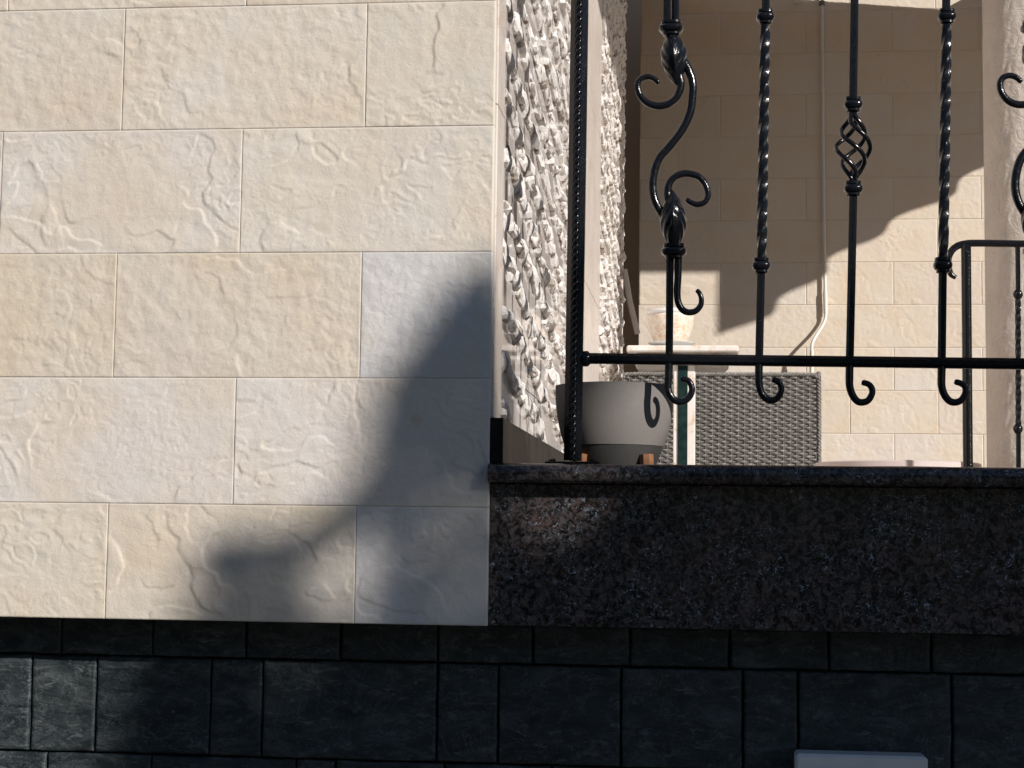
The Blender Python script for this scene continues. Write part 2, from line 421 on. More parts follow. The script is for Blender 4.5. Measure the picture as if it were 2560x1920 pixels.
# back wall of the porch, same tiles further away
bw_root = root('porch_back_wall', 'cream stone tile wall at the back of the porch behind the white conduit', 'wall', (1.5, YB + .1, FLOOR_Z))
XL = at(1597, 700, YB).x
MB().box(XL + .012, 6.0, YB + .0135, YB + .30, FLOOR_Z, ZC + .45).obj('wall_core', M_MORTAR, bw_root)
j1 = at(2232, 443, YB); rowh = .2; x_j = j1.x; z_j = j1.z
variants = [tile_mesh('tile', .4 - .0002, .2 - .0002, 700 + 17 * q, .0024, 80, 40, .013, M_TILE_FAR, kind=q % 2, edge=.00005) for q in range(7)]
nrow_lo = int(math.floor((FLOOR_Z - z_j) / rowh)); nrow_hi = int(math.ceil((2.95 - z_j) / rowh))
for r in range(nrow_lo, nrow_hi):
    z0 = z_j + r * rowh; off = x_j + (0.0 if r % 2 else -.2)
    if z0 < FLOOR_Z - .19: continue
    k0 = int(math.floor((XL - off) / .4)) - 1
    for k in range(k0, k0 + 15):
        x0 = off + k * .4; x1 = x0 + .4
        if x1 < XL + .03: continue
        if x0 < XL: 
            me = tile_mesh('tile', x1 - XL - .0002, rowh - .0002, 900 + r, .0024, 40, 40, .013, M_TILE_FAR, edge=.00005); x0 = XL
        else: me = RNG.choice(variants)
        o = put('tile', me, bw_root, (x0 + .0001, YB + RNG.uniform(-.0003, .0003), z0 + .0001))
        base = RNG.choice([(.76, .69, .605), (.765, .695, .61), (.76, .69, .605), (.76, .71, .65)]); q = RNG.uniform(.97, 1.02)
        o.color = (base[0] * q, base[1] * q, base[2] * q, 1)

# alcove between the marble wall and the tiled back wall
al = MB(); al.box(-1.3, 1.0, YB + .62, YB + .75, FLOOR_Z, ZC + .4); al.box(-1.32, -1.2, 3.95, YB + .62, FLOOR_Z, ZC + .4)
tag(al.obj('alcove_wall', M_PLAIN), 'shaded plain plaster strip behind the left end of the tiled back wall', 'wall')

# ---------------------------------------------------------------- marble side wall with split ridges
mw = root('marble_side_wall', 'white marble side wall with rows of chipped split ridges beside the black post', 'wall', (-.1, 2.0, FLOOR_Z))
MB().box(-.30, -.004, .310, 3.93, FLOOR_Z, ZC - .01).obj('wall_core', M_MARBLE_S, mw)
def slab(y0, y1, z0, z1, x1): return MB().box(-.0035, x1, y0, y1, z0, z1, .0015).obj('smooth_slab', M_MARBLE_S, mw)
SKZ = .184
for k, (za, zb) in enumerate(((SKZ, .68), (.681, 1.2), (1.201, 2.6))):
    o = MB().box(-.060, .0035, .0175, .112, za, zb, .0015).obj('corner_slab', M_MARBLE_S, mw)
    slab(1.427, 1.98, za, zb, .0035); slab(1.982, 2.553, za, zb, .0035); slab(3.905, 3.932, za, zb, .0035)
def ico():
    t = (1 + 5 ** .5) / 2; v = [(-1, t, 0), (1, t, 0), (-1, -t, 0), (1, -t, 0), (0, -1, t), (0, 1, t), (0, -1, -t), (0, 1, -t), (t, 0, -1), (t, 0, 1), (-t, 0, -1), (-t, 0, 1)]
    f = [(0, 11, 5), (0, 5, 1), (0, 1, 7), (0, 7, 10), (0, 10, 11), (1, 5, 9), (5, 11, 4), (11, 10, 2), (10, 7, 6), (7, 1, 8), (3, 9, 4), (3, 4, 2), (3, 2, 6), (3, 6, 8), (3, 8, 9), (4, 9, 5), (2, 4, 11), (6, 2, 10), (8, 6, 7), (9, 8, 1)]
    v = [np.array(p) / np.linalg.norm(p) for p in v]; mid = {}; g = []
    def m(a, b):
        k = (min(a, b), max(a, b))
        if k not in mid: q = v[a] + v[b]; v.append(q / np.linalg.norm(q)); mid[k] = len(v) - 1
        return mid[k]
    for a, b, c in f:
        x, y, z = m(a, b), m(b, c), m(c, a); g += [(a, x, z), (b, y, x), (c, z, y), (x, y, z)]
    return np.array(v), g
IV, IF = ico()
def rough_panel(y0, y1, z0, z1, seed, nr):
    """polished slab carrying level ridges of broken stone flakes, about 6 cm apart"""
    r = np.random.RandomState(seed); sp = (y1 - y0) / nr; zc = z0
    for zj in [z for z in (.27, .66, 1.05, 1.44, 1.83, 2.22) if z < z1 - .05] + [z1]:
        MB().box(-.0035, .0015, y0, y1, zc, zj - .0015, .0006).obj('polished_slab', M_MARBLE, mw); zc = zj
    nb = int((z1 - z0) / .086) + 3
    for i in range(nb):
        mb = MB(); zb2 = z0 + .014 + .086 * i; y = y0 + .004
        while y < y1 - .02:
            hy = r.uniform(.030, .075); hz = r.uniform(.011, .024); hx = r.uniform(.0065, .0150)
            if zb2 - .125 * (y - y0) < z0 + .008 or zb2 - .125 * (y - y0) > z1 - .01: y += .03; continue
            c = np.array([.0010, y + hy * .6, zb2 - .125 * (y - y0) + r.normal() * .004 + .006 * math.sin(y * 9 + i * 2.2)])
            S = IV * r.uniform(.74, 1.16, (len(IV), 1))
            P_ = S * np.array([hx, hy, hz]); P_[:, 0] *= 1 + .45 * np.clip(-P_[:, 2] / hz, -1, 1) * r.uniform(-.3, 1); 
            an = r.uniform(-.35, .15); ca, sa = math.cos(an), math.sin(an)
            yy = P_[:, 1] * ca - P_[:, 2] * sa; zz2 = P_[:, 1] * sa + P_[:, 2] * ca
            Q = np.stack([np.maximum(P_[:, 0] + c[0], -.002), np.clip(yy + c[1], y0 + .002, y1 - .002), np.clip(zz2 + c[2], z0, z1)], -1)
            mb.add(Q, IF)
            y += hy * r.uniform(.45, 1.0)
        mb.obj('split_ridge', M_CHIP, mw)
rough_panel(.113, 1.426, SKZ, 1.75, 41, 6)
rough_panel(2.554, 3.904, SKZ, 2.5, 77, 7)
MB().box(-.001, .0205, .004, 3.93, SILL_Z + .0003, SKZ - .001, .0015).obj('skirting', M_SKIRT, mw)

# ---------------------------------------------------------------- granite ledge
ld = root('granite_ledge', 'dark polished granite ledge with a rounded nose under the railing', 'ledge', (.8, .1, WB))
YN = -.026; zt = SILL_Z; th = .030; pr = [(.198, zt - th), (YN + .012, zt - th)]
for k in range(9):
    a = -math.pi / 2 - math.pi * k / 8
    pr.append((YN + .015 + .015 * math.cos(a), zt - th / 2 + .015 * math.sin(a)))
pr.append((.198, zt)); xa, xb = .0008, 2.6
m_ = len(pr); V = [(xa, y, z) for y, z in pr] + [(xb, y, z) for y, z in pr]
F = [tuple(range(m_)), tuple(range(m_, 2 * m_))[::-1]] + [(i, m_ + i, m_ + (i + 1) % m_, (i + 1) % m_) for i in range(m_)]
o = mk('sill', V, F, M_GRANITE, ld); o.data.shade_smooth(); o.data.set_sharp_from_angle(angle=math.radians(50))
MB().box(.0008, 2.6, .012, .198, WB + .001, zt - th - .0005, .001).obj('apron', M_GRANITE, ld)

# ---------------------------------------------------------------- slate plinth, each stone on its own
YS = .092
sl = root('slate_wall', 'dark slate block plinth wall under the overhanging ledge', 'wall', (.3, YS + .1, GROUND_Z))
MB().box(-1.8, 2.8, YS + .014, .42, GROUND_Z, WB - .001).obj('grout_bed', M_GROUT, sl)
def stone_mesh(w, h, seed):
    nx, nz = max(6, int(w / .008)), max(6, int(h / .008)); ed = [0, .0012, .0028]; xs = np.array(ed + list(np.linspace(.006, w - .006, nx)) + [w - q for q in ed[::-1]]); zs = np.array(ed + list(np.linspace(.006, h - .006, nz)) + [h - q for q in ed[::-1]]); nx, nz = len(xs), len(zs); X, Z = np.meshgrid(xs, zs)
    o = seed * 1.9; e = np.minimum(np.minimum(X, w - X), np.minimum(Z, h - Z))
    H = .0040 * fbm(X * 7 + o, Z * 9 + o, seed, 4) - .0020 * (1 - sst(0, .0024, e))
    k = fbm(X * 5 + o, Z * 6 + o, seed + 7, 3) * 3; H += .0022 * (np.floor(k) + sst(.4, .6, k - np.floor(k)) - k)
    jx = .0016 * pn(Z * 22 + o, Z * 0 + 1, seed + 3) * (np.abs(X / w - .5) * 2) ** 6; jz = .0016 * pn(X * 18 + o, X * 0 + 2, seed + 4) * (np.abs(Z / h - .5) * 2) ** 6
    V = np.stack([X + jx, -H, Z + jz], -1).reshape(-1, 3)
    F = [(j * nx + i, j * nx + i + 1, (j + 1) * nx + i + 1, (j + 1) * nx + i) for j in range(nz - 1) for i in range(nx - 1)]
    V = [tuple(v) for v in V]; b = len(V)
    ring = list(range(nx)) + [j * nx + nx - 1 for j in range(1, nz)] + [(nz - 1) * nx + i for i in range(nx - 2, -1, -1)] + [j * nx for j in range(nz - 2, 0, -1)]
    V += [(V[i][0], .014, V[i][2]) for i in ring]; L = len(ring)
    F += [(ring[(q + 1) % L], ring[q], b + q, b + (q + 1) % L) for q in range(L)]
    me = bpy.data.meshes.new('slate_stone'); me.from_pydata(V, [], F); me.materials.append(M_SLATE); me.shade_smooth(); me.update(); return me
zJ1 = at(1200, 1659, YS).z; zJ2 = at(1088, 1906, YS).z
ROWA = [-330, -85, 153, 383, 616, 851, 1095, 1332, 1576, 1824, 2073, 2328, 2590]
ROWB = [-280, -90, 75, 237, 525, 656, 1092, 1246, 1553, 1857, 1996, 2380, 2640]
ROWC = [-350, -140, 116, 379, 742, 838, 1112, 1378, 1627, 1855, 2110, 2420, 2650]
def slate_row(px, py, z0, z1, seed):
    xs = [at(p, py, YS).x for p in px]
    for i in range(len(xs) - 1):
        w = xs[i + 1] - xs[i] - .0034
        put('slate_stone', stone_mesh(w, z1 - z0 - .0034, seed + i), sl, (xs[i] + .0017, YS + RNG.uniform(-.003, .003), z0 + .0017))
slate_row(ROWA, 1600, zJ1, WB, 300); slate_row(ROWB, 1780, zJ2, zJ1, 330)
slate_row(ROWC, 1915, zJ2 - .11, zJ2, 360); slate_row(ROWB[::2], 1915, zJ2 - .27, zJ2 - .11, 390)

# pale meter box on the slate
bx = root('meter_box', 'pale grey-white box fixed to the slate wall, cut by the picture edge', 'box', (0, 0, 0))
a, b = at(1989, 1884, .03), at(2320, 1884, .03); bx.location = (a.x, .06, a.z - .2)
fr = MB(); fr.box(a.x, b.x, .03, YS - .004, a.z - .28, a.z, .004); fr.obj('casing', M_WHITE_WALLBOX, bx)
MB().box(a.x + .018, b.x - .018, .024, .0296, a.z - .262, a.z - .021, .002).obj('door_panel', M_WHITE_WALLBOX, bx)
MB().box(a.x + .02, a.x + .03, .0195, .0236, a.z - .16, a.z - .13, .001).obj('latch', M_GREYEDGE, bx)

# ---------------------------------------------------------------- main railing
YR = .055; U = mpp(YR)
rl = root('iron_railing', 'black wrought iron railing with scrolls, twisted bars and a basket on the granite ledge', 'railing', (.6, YR, SILL_Z))
def A(px, py, dy=0.0): return at(px, py, YR + dy)
# post
pt, pb = A(1456, -420), A(1432, 1152)
post = MB().tube([pt, (pt + pb) / 2, pb], .0138, 8, square=True).obj('post', M_IRON, rl, sharp=35)
rope = MB()
L = (pt - pb).length; nst = 420
for ph in (0, math.pi):
    pts = []
    for i in range(nst):
        t = i / (nst - 1); c = pb.lerp(pt, t) + Vector((0, -.0138, 0)); w = ph + 2 * math.pi * t * L / .0235
        pts.append(c + Vector((math.cos(w) * .0030, math.sin(w) * .0020, 0)))
    rope.tube(pts, .0026, 6, nrm=(0, 1, 0))
rope.obj('rope_moulding', M_IRON, post, smooth=True)
bpc = A(1430, 1152)
MB().box(bpc.x - .040, bpc.x + .045, YR - .03, YR + .045, SILL_Z + .0002, SILL_Z + .0055, .0012).obj('base_plate', M_IRON, rl)
for q in (-.030, .034):
    MB().lathe((bpc.x + q, YR - .012, SILL_Z + .0055), [(.0055, 0), (.0055, .003), (.002, .005)], 6).obj('bolt', M_IRON, rl)
# rails
ra, rb = A(1455, 896), A(2900, 914)
MB().tube([ra, ra.lerp(rb, .5), rb], 13.6 * U, 8, square=True).obj('bottom_rail', M_IRON, rl, sharp=35)
ta, tb = A(1440, -430), A(2900, -418)
MB().tube([ta, ta.lerp(tb, .5), tb], 20 * U, 12).obj('top_rail', M_IRON, rl, sharp=40)
MB().lathe(A(1464, 897), [(.004, -.012), (.0115, -.004), (.0115, .004), (.004, .012)], 12, axis=(0, 0, 1), fn=lambda a, v: 1 + .12 * math.sin(5 * a + 9 * v)).obj('weld', M_IRON, rl, smooth=True)

def collar(par, px, py, w, h):
    c = A(px, py); R = w * U / 2; hh = h * U / 2
    prof = [(R * .62, -hh), (R * .70, -hh * .92), (R * .70, -hh * .62), (R * .86, -hh * .5), (R, -hh * .18), (R, hh * .15), (R * .88, hh * .42), (R * .74, hh * .5), (R * .84, hh * .6), (R * .84, hh * .95), (R * .62, hh)]
    MB().lathe(c, prof, 24, p=3.2).obj('collar', M_IRON, par, smooth=False, sharp=38)
def pbar(pts, hw, n=8, par=None, name='baluster', dy=0.0, twist=None, square=True):
    return MB().tube([A(x, y, dy) for x, y in pts], hw * U, n, square=square, twist=twist).obj(name, M_IRON, par, sharp=32)
def curl(pts, r0, r1, par, name, dy=0.0, n=10, p=1.0):
    P = spline([A(x, y, dy) for x, y in pts], 7)
    o = MB().tube(P, lambda t: U * (r0 + (r1 - r0) * t ** p) * (1 if t < .985 else .75), n).obj(name, M_IRON, par, smooth=True); return o
def hook(pts, par): curl(pts, 10.4, 7.4, par, 'hook_scroll')
def twisted(par, x0, y0, x1, y1, hw):
    mseg = 150; pts = [A(x0 + (x1 - x0) * i / mseg, y0 + (y1 - y0) * i / mseg) for i in range(mseg + 1)]
    turns = (y1 - y0) / 282.0
    V = MB(); env = lambda t: min(1, t * 9, (1 - t) * 9)
    V.tube(pts, lambda t: U * hw * (.93 + .07 * env(t)), 16, square=True, twist=lambda t: -2 * math.pi * turns * t)
    V.obj('twisted_bar', M_IRON, par, sharp=24)
def leaf_bulb(par, top, bot, wid, up):
    """closed leaf wrap with two lobes, a mid seam and slanting veins; the point is at `top` if up else at `bot`"""
    a, b = A(*top), A(*bot); ax = (b - a) if not up else (a - b); base = a if not up else b; Lh = ax.length; ax.normalize()
    R = wid * U / 2; prof = []
    for i in range(41):
        t = i / 40
        r = (.42 + .58 * math.sin(min(1, t / .42) * math.pi / 2)) if t < .42 else max(0.0, math.cos((t - .42) / .58 * math.pi / 2)) ** .85 * .97 + .03
        prof.append((R * r, Lh * t))
    def fn(an, v):
        d = abs(((an - (3 if up else 1) * math.pi / 2 + math.pi) % (2 * math.pi)) - math.pi)           # 0 at the face toward -Y
        lobe = min(d, 2.1); seam = .13 * math.exp(-(d / .10) ** 2) if d < .4 else 0
        vein = .035 * math.sin(26 * v + 7.5 * lobe) * (1 if d < 2.2 else 0) * min(1, d / .3)
        return 1 + .07 * math.cos(3 * d) * 1 - seam * (-1 if v > .12 else 1) * .8 + vein
    sgn = ax
    MB().lathe(base, prof, 72, axis=ax, fn=fn).obj('leaf_wrap', M_IRON, par, smooth=True)

def scroll_baluster(dx, dy):
    S = lambda pts: [(x + dx, y + dy) for x, y in pts]
    bal = pbar(S([(1675, 640), (1674, 780), (1673, 912)]), 9.3, 8, rl)
    for q in (-10.5, 10.5):
        pbar(S([(1683 + q, -425), (1680 + q, -180), (1678 + q, 62)]), 9.2, 8, bal, 'upper_bar')
    collar(bal, 1678 + dx, 72 + dy, 62, 36)
    leaf_bulb(bal, (1680 + dx, 86 + dy), (1691 + dx, 214 + dy), 66, False)
    curl(S([(1688, 150), (1697, 186), (1702, 208), (1699, 228), (1690, 245), (1672, 259), (1650, 265), (1628, 262), (1610, 251), (1598, 234), (1594, 215), (1597, 203), (1606, 195), (1620, 192), (1635, 197), (1648, 209)]), 11, 6.8, bal, 'small_scroll')
    curl(S([(1694, 128), (1708, 152), (1722, 177), (1731, 205), (1732, 232), (1726, 279), (1706, 324), (1675, 365), (1649, 395), (1636, 430), (1632, 470), (1640, 508), (1662, 545)]), 11.5, 10.6, bal, 'large_scroll', .004)
    curl(S([(1676, 520), (1670, 490), (1671, 468), (1680, 449), (1697, 437), (1719, 434), (1745, 441), (1763, 461), (1770, 486), (1763, 504), (1745, 511), (1729, 507), (1716, 498)]), 10.5, 6.8, bal, 'small_scroll')
    leaf_bulb(bal, (1680 + dx, 474 + dy), (1685 + dx, 612 + dy), 66, True)
    collar(bal, 1685 + dx, 629 + dy, 64, 38)
    curl(S([(1696, 642), (1695, 690), (1693, 730), (1696, 757), (1707, 775), (1724, 781), (1741, 776), (1752, 762), (1753, 745), (1748, 732), (1741, 725)]), 9.8, 5.8, bal, 'side_hook', 0, 10, 1.4)
    hook(S([(1673, 905), (1671, 945), (1670, 968), (1676, 989), (1688, 1001), (1703, 1004), (1720, 996), (1730, 977), (1726, 958), (1715, 949), (1702, 948)]), bal)
    return bal
scroll_baluster(0, 0)

def twist_baluster(xt, xcol, ytop, xm, xlow, ylow, xr, hk):
    bal = pbar([(xlow, ylow), ((xlow + xr) / 2, (ylow + 905) / 2), (xr, 912)], 9.8, 8, rl)
    pbar([(xt + 4, -425), (xt + 2, -200), (xt, ytop)], 9.8, 8, bal, 'upper_bar')
    twisted(bal, xcol, ytop + 14, xlow + 1, ylow - 16, 11.0)
    collar(bal, xcol, ytop, 46, 36); collar(bal, xlow, ylow, 46, 38); hook(hk, bal); return bal
twist_baluster(1914, 1913, 43, 1908, 1903, 664, 1897.5, [(1897.5, 908), (1897, 945), (1898, 962), (1904, 983), (1916, 997), (1929, 1001), (1943, 995), (1952, 980), (1952, 964), (1943, 953), (1930, 949)])
bal = pbar([(2133, 486), (2129, 690), (2124, 912)], 9.8, 8, rl)
pbar([(2142, -425), (2139, -200), (2132.5, 262)], 9.8, 8, bal, 'upper_bar')
collar(bal, 2132.5, 262, 47, 37); collar(bal, 2133, 472, 47, 37)
MB().tube([A(2132.5, 280), A(2132.8, 292)], 9.5 * U, 8, square=True).obj('basket_socket', M_IRON, bal, sharp=32)
MB().tube([A(2133, 440), A(2133, 456)], 9.5 * U, 8, square=True).obj('basket_socket', M_IRON, bal, sharp=32)
ct, cb = A(2132.6, 286), A(2133, 450)
for q in range(4):
    pts = []
    for i in range(61):
        t = i / 60; R = U * (6 + 36 * max(0.0, math.sin(math.pi * t)) ** 1.25); w = q * math.pi / 2 + .5 + 2 * math.pi * .80 * t
        c = ct.lerp(cb, t); pts.append(c + Vector((math.cos(w) * R, math.sin(w) * R, 0)))
    MB().tube(pts, 6.0 * U, 8, nrm=(0.1, .05, 1)).obj('basket_rod', M_IRON, bal, smooth=True)
hook([(2124, 908), (2123.5, 945), (2124, 964), (2130, 985), (2141, 1001), (2154, 1006), (2170, 1001), (2180, 984), (2179, 970), (2170, 960), (2154, 956)], bal)
twist_baluster(2365, 2366.5, 42, 2362, 2357, 663, 2354, [(2354.5, 908), (2353.5, 945), (2354, 964), (2360, 985), (2372, 1001), (2386, 1006), (2402, 1001), (2413, 984), (2413, 968), (2403, 959), (2386, 954)])
scroll_baluster(906, -3)

# ---------------------------------------------------------------- second, thinner railing further in
Y2 = 2.1; U2 = mpp(Y2)
r2 = root('inner_railing', 'thin black iron railing deeper in the porch with curled handrail end', 'railing', (at(2450, 900, Y2).x, Y2, FLOOR_Z))
B = lambda x, y: at(x, y, Y2)
P = spline([B(2390, 694), B(2378, 686), B(2371, 668), B(2371, 645), B(2380, 626), B(2396, 614), B(2418, 609), B(2445, 608), B(2520, 609), B(2640, 611), B(2860, 614)], 8)
MB().tube(P, lambda t: U2 * (5.5 + 3.5 * min(1, t * 5)), 10).obj('handrail', M_IRON, r2, smooth=True)
p2 = B(2415, 612); q2 = B(2421, 1300); q2.z = FLOOR_Z
ps = MB().tube([p2, p2.lerp(q2, .5), q2], 11.5 * U2, 8, square=True).obj('post', M_IRON, r2, sharp=35)
rp = MB(); L = (p2 - q2).length
for ph in (0, math.pi):
    rp.tube([q2.lerp(p2, i / 300) + Vector((.003 + math.cos(ph + 2 * math.pi * L / .022 * i / 300) * .0025, -.0125 + math.sin(ph + 2 * math.pi * L / .022 * i / 300) * .0018, 0)) for i in range(295)], .0022, 6)
rp.obj('rope_moulding', M_IRON, ps, smooth=True)
for xx in (2545, 2675, 2805):
    bl = MB().tube([B(xx - 1, 612), B(xx, 700), B(xx, 740)], 5.6 * U2, 8, square=True).obj('baluster', M_IRON, r2, sharp=32)
    mm = 110; MB().tube([B(xx, 740).lerp(B(xx + 1, 1070), i / mm) for i in range(mm + 1)], 6 * U2, 16, square=True, twist=lambda t: -2 * math.pi * 2.2 * t).obj('twisted_bar', M_IRON, bl, sharp=24)
    e = B(xx + 2, 1300); e.z = FLOOR_Z; MB().tube([B(xx + 1, 1070), B(xx + 1, 1160), e], 5.6 * U2, 8, square=True).obj('lower_bar', M_IRON, bl, sharp=32)
    for yy in (736, 1072):
        c = B(xx, yy); R = 12 * U2; MB().lathe(c, [(R * .5, -.013), (R * .75, -.009), (R, -.003), (R, .003), (R * .75, .009), (R * .5, .013)], 14).obj('collar', M_IRON, bl, smooth=True)

# ---------------------------------------------------------------- column on the right
YC = 2.6; RC = .13; cl = at(2461, 650, YC)
cx = cl.x + RC * 1.02
ni, nj = 160, 320; V = []
TH, ZZ = np.meshgrid(np.linspace(0, 2 * np.pi, ni, endpoint=False), np.linspace(FLOOR_Z, ZC, nj))
DD = .006 * fbm(np.cos(TH) * 3 + 5, ZZ * 9 + np.sin(TH) * 3, 5, 4) + .004 * fbm(np.cos(TH) * 11 + 2, ZZ * 26 + np.sin(TH) * 11, 15, 3)
DD = DD * np.where(np.cos(TH) < -.80, .12, .38)
V = np.stack([cx + (RC + DD) * np.cos(TH), YC + (RC + DD) * np.sin(TH), ZZ], -1).reshape(-1, 3)
F = [(j * ni + k, j * ni + (k + 1) % ni, (j + 1) * ni + (k + 1) % ni, (j + 1) * ni + k) for j in range(nj - 1) for k in range(ni)]
cr = root('stucco_column', 'rough beige stucco column at the right edge behind the thin railing', 'column', (cx, YC, FLOOR_Z))
mk('shaft', V, F, M_STUCCO, cr, True)
MB().box(cx - RC - .03, cx + RC + .03, YC - RC - .03, YC + RC + .03, FLOOR_Z + .001, FLOOR_Z + .08, .006).obj('base', M_STUCCO, cr)

# ---------------------------------------------------------------- conduit on the back wall
cdn = root('conduit', 'white plastic conduit running down the back wall with a bend near its foot', 'pipe', at(2062, 900, YB))
W = lambda x, y, off: at(x, y, YB - off)
UB = mpp(YB)
main = [W(2055, -90, .02), W(2056, 100, .02), W(2058, 350, .02), W(2061, 600, .02), W(2063, 724, .022), W(2064, 784, .024)]
MB().tube(main, 4.0 * UB, 10).obj('pipe', M_WHITE, cdn, smooth=True)
low = spline([W(2064, 782, .024), W(2063, 798, .03), W(2054, 818, .05), W(2040, 840, .085), W(2031, 858, .10), W(2029, 880, .105), W(2029, 931, .105)], 6)
MB().tube(low, 4.0 * UB, 10).obj('bend', M_WHITE, cdn, smooth=True)
for (xa_, ya_, xb_, yb_, of) in ((2063, 728, 2064, 783, .023), (2029.5, 877, 2029, 932, .105)):
    MB().tube([W(xa_, ya_, of), W(xb_, yb_, of)], 5.2 * UB, 12).obj('sleeve', M_WHITE, cdn, smooth=False, sharp=40)
c = W(2055, 8, .02); MB().lathe(c, [(.013, -.010), (.013, .010)], 12).obj('clip', M_GREYEDGE, cdn)
o = MB().box(W(1995, 4, 0).x - .02, W(1995, 4, 0).x + .02, YB - .03, YB - .002, W(1995, 4, 0).z - .012, W(1995, 4, 0).z + .02, .004).obj('junction_box', M_WHITE)
tag(o, 'tiny white box on the back wall beside the top of the conduit', 'box')

# ---------------------------------------------------------------- planter
YP = .161; UPX = mpp(YP)
pc = at(1536, 1060, YP); R0 = 149 * UPX
zr = at(1536, 967, YP).z; zbnd = at(1536, 1110, YP - R0 * .8).z; zbt = zbnd - .045
pl = root('planter', 'round speckled grey planter on wooden legs behind the ledge', 'planter', (pc.x, YP, FLOOR_Z))
prof = []
Hh = zr - zbt
def rad(t): return R0 * (.60 + .40 * math.sin(min(1, (t * 1.05 + .02)) * math.pi / 2) ** .8)
up = [(rad(t), zbt + Hh * t) for t in np.linspace((zbnd - zbt) / Hh, 1, 14)]
inner = [(R0 - .008, zr + .0012), (R0 - .012, zr - .01), (R0 * .8, zbnd)]
MB().lathe((pc.x, YP, 0), [(up[0][0] - .012, up[0][1] + .004)] + up + inner, 64, caps=False).obj('bowl', M_POT, pl, sharp=45)
lo = [(rad(t) - .001, zbt + Hh * t) for t in np.linspace(0, (zbnd - zbt) / Hh, 6)]
MB().lathe((pc.x, YP, 0), lo, 64).obj('lower_band', M_POT_BASE, pl, sharp=45)
so_ = m_simple_noise('soil', (.02, .015, .01), (.05, .035, .025), 60, .95, .8, .01)
MB().lathe((pc.x, YP, 0), [(R0 * .80, zbnd + .01), (R0 * .93, zr - .02), (.001, zr - .016)], 40, caps=False).obj('soil', so_, pl)
for k in range(4):
    an = -math.pi / 2 + (-.72, .78, 2.35, -2.30)[k]; d = Vector((math.cos(an), math.sin(an), 0))
    top = Vector((pc.x, YP, at(1536, 1135, YP - .07).z)) + d * (R0 * .80); bot = Vector((pc.x, YP, FLOOR_Z)) + d * (R0 * 1.02)
    MB().tube([top, (top + bot) / 2, bot], lambda t: .011 - .003 * t, 8, nrm=d, square=True).obj('leg', M_WOOD, pl, sharp=35)

# ---------------------------------------------------------------- table with green stripe, pot, saucers
YT = 3.2; UT = mpp(YT)
tl, tr = at(1572, 876, YT), at(1845, 876, YT); tz = tl.z; tx = (tl.x + tr.x) / 2; hw = (tr.x - tl.x) / 2
tb_ = root('side_table', 'small white marble table with a green stripe down its leg', 'table', (tx, YT, FLOOR_Z))
MB().box(tx - hw, tx + hw, YT - .16, YT + .2, tz - .022, tz, .005).obj('table_top', M_TABLE, tb_)
MB().box(tx - hw + .02, tx + hw - .03, YT - .14, YT + .18, tz - .058, tz - .0225, .012).obj('apron', M_TABLE, tb_)
la, lb = at(1683, 1000, YT - .1), at(1738, 1000, YT - .1); g0_, g1_ = at(1694, 1000, YT - .1), at(1719, 1000, YT - .1)
MB().box(la.x, lb.x, YT - .1, YT + .05, FLOOR_Z + .03, tz - .0585, .003).obj('leg', M_TABLE, tb_)
MB().box(g0_.x, g1_.x, YT - .104, YT - .09, FLOOR_Z + .031, tz - .059, .001).obj('green_stripe', M_GREEN, tb_)
MB().box(tx - .12, tx + .12, YT - .13, YT + .12, FLOOR_Z + .0005, FLOOR_Z + .0295, .004).obj('foot', M_TABLE, tb_)
pcx = at(1677, 860, YT).x
for k, (hw_, zb_, hh) in enumerate(((56, 0.0006, .010), (60, .0112, .014))):
    s_ = MB().lathe((pcx + .003 * k, YT, tz + zb_), [(hw_ * UT * .55, 0), (hw_ * UT * .62, .002), (hw_ * UT * .97, hh * .8), (hw_ * UT, hh), (hw_ * UT * .9, hh * .85), (hw_ * UT * .5, hh * .4)], 40).obj('saucer', M_CERAMIC_W, None, sharp=45)
    tag(s_, ['lower of the two white saucers under the cream flower pot', 'upper of the two white saucers under the cream flower pot'][k], 'saucer', 'saucers under the flower pot')
z0p = tz + .0202; hp = at(1677, 776, YT).z - z0p
fp = root('flower_pot', 'cream and tan mottled ceramic flower pot on the small marble table', 'pot', (pcx, YT, z0p))
MB().lathe((pcx, YT, z0p), [(38 * UT, 0), (41 * UT, .006), (49 * UT, hp * .25), (56 * UT, hp * .55), (58.5 * UT, hp * .8), (57 * UT, hp * .86)], 44).obj('body', M_CERAMIC, fp, smooth=True)
MB().lathe((pcx, YT, z0p), [(57 * UT, hp * .86), (60.5 * UT, hp * .89), (61 * UT, hp * .97), (58 * UT, hp), (53 * UT, hp * .97), (50 * UT, hp * .7)], 44, caps=False).obj('rim', M_CERAMIC_W, fp, smooth=True)

# pale board propped against the marble wall end
b0, b1 = at(1561, 674, 3.80), at(1594, 834, 3.80)
bd = MB().tube([b0, b0.lerp(b1, .5) + Vector((-.004, 0, 0)), b1], .0105, 8, square=True)
o = bd.obj('wooden_board', M_PALEWOOD, None, sharp=35); tag(o, 'short pale wooden board slanting against the far marble panel', 'board')

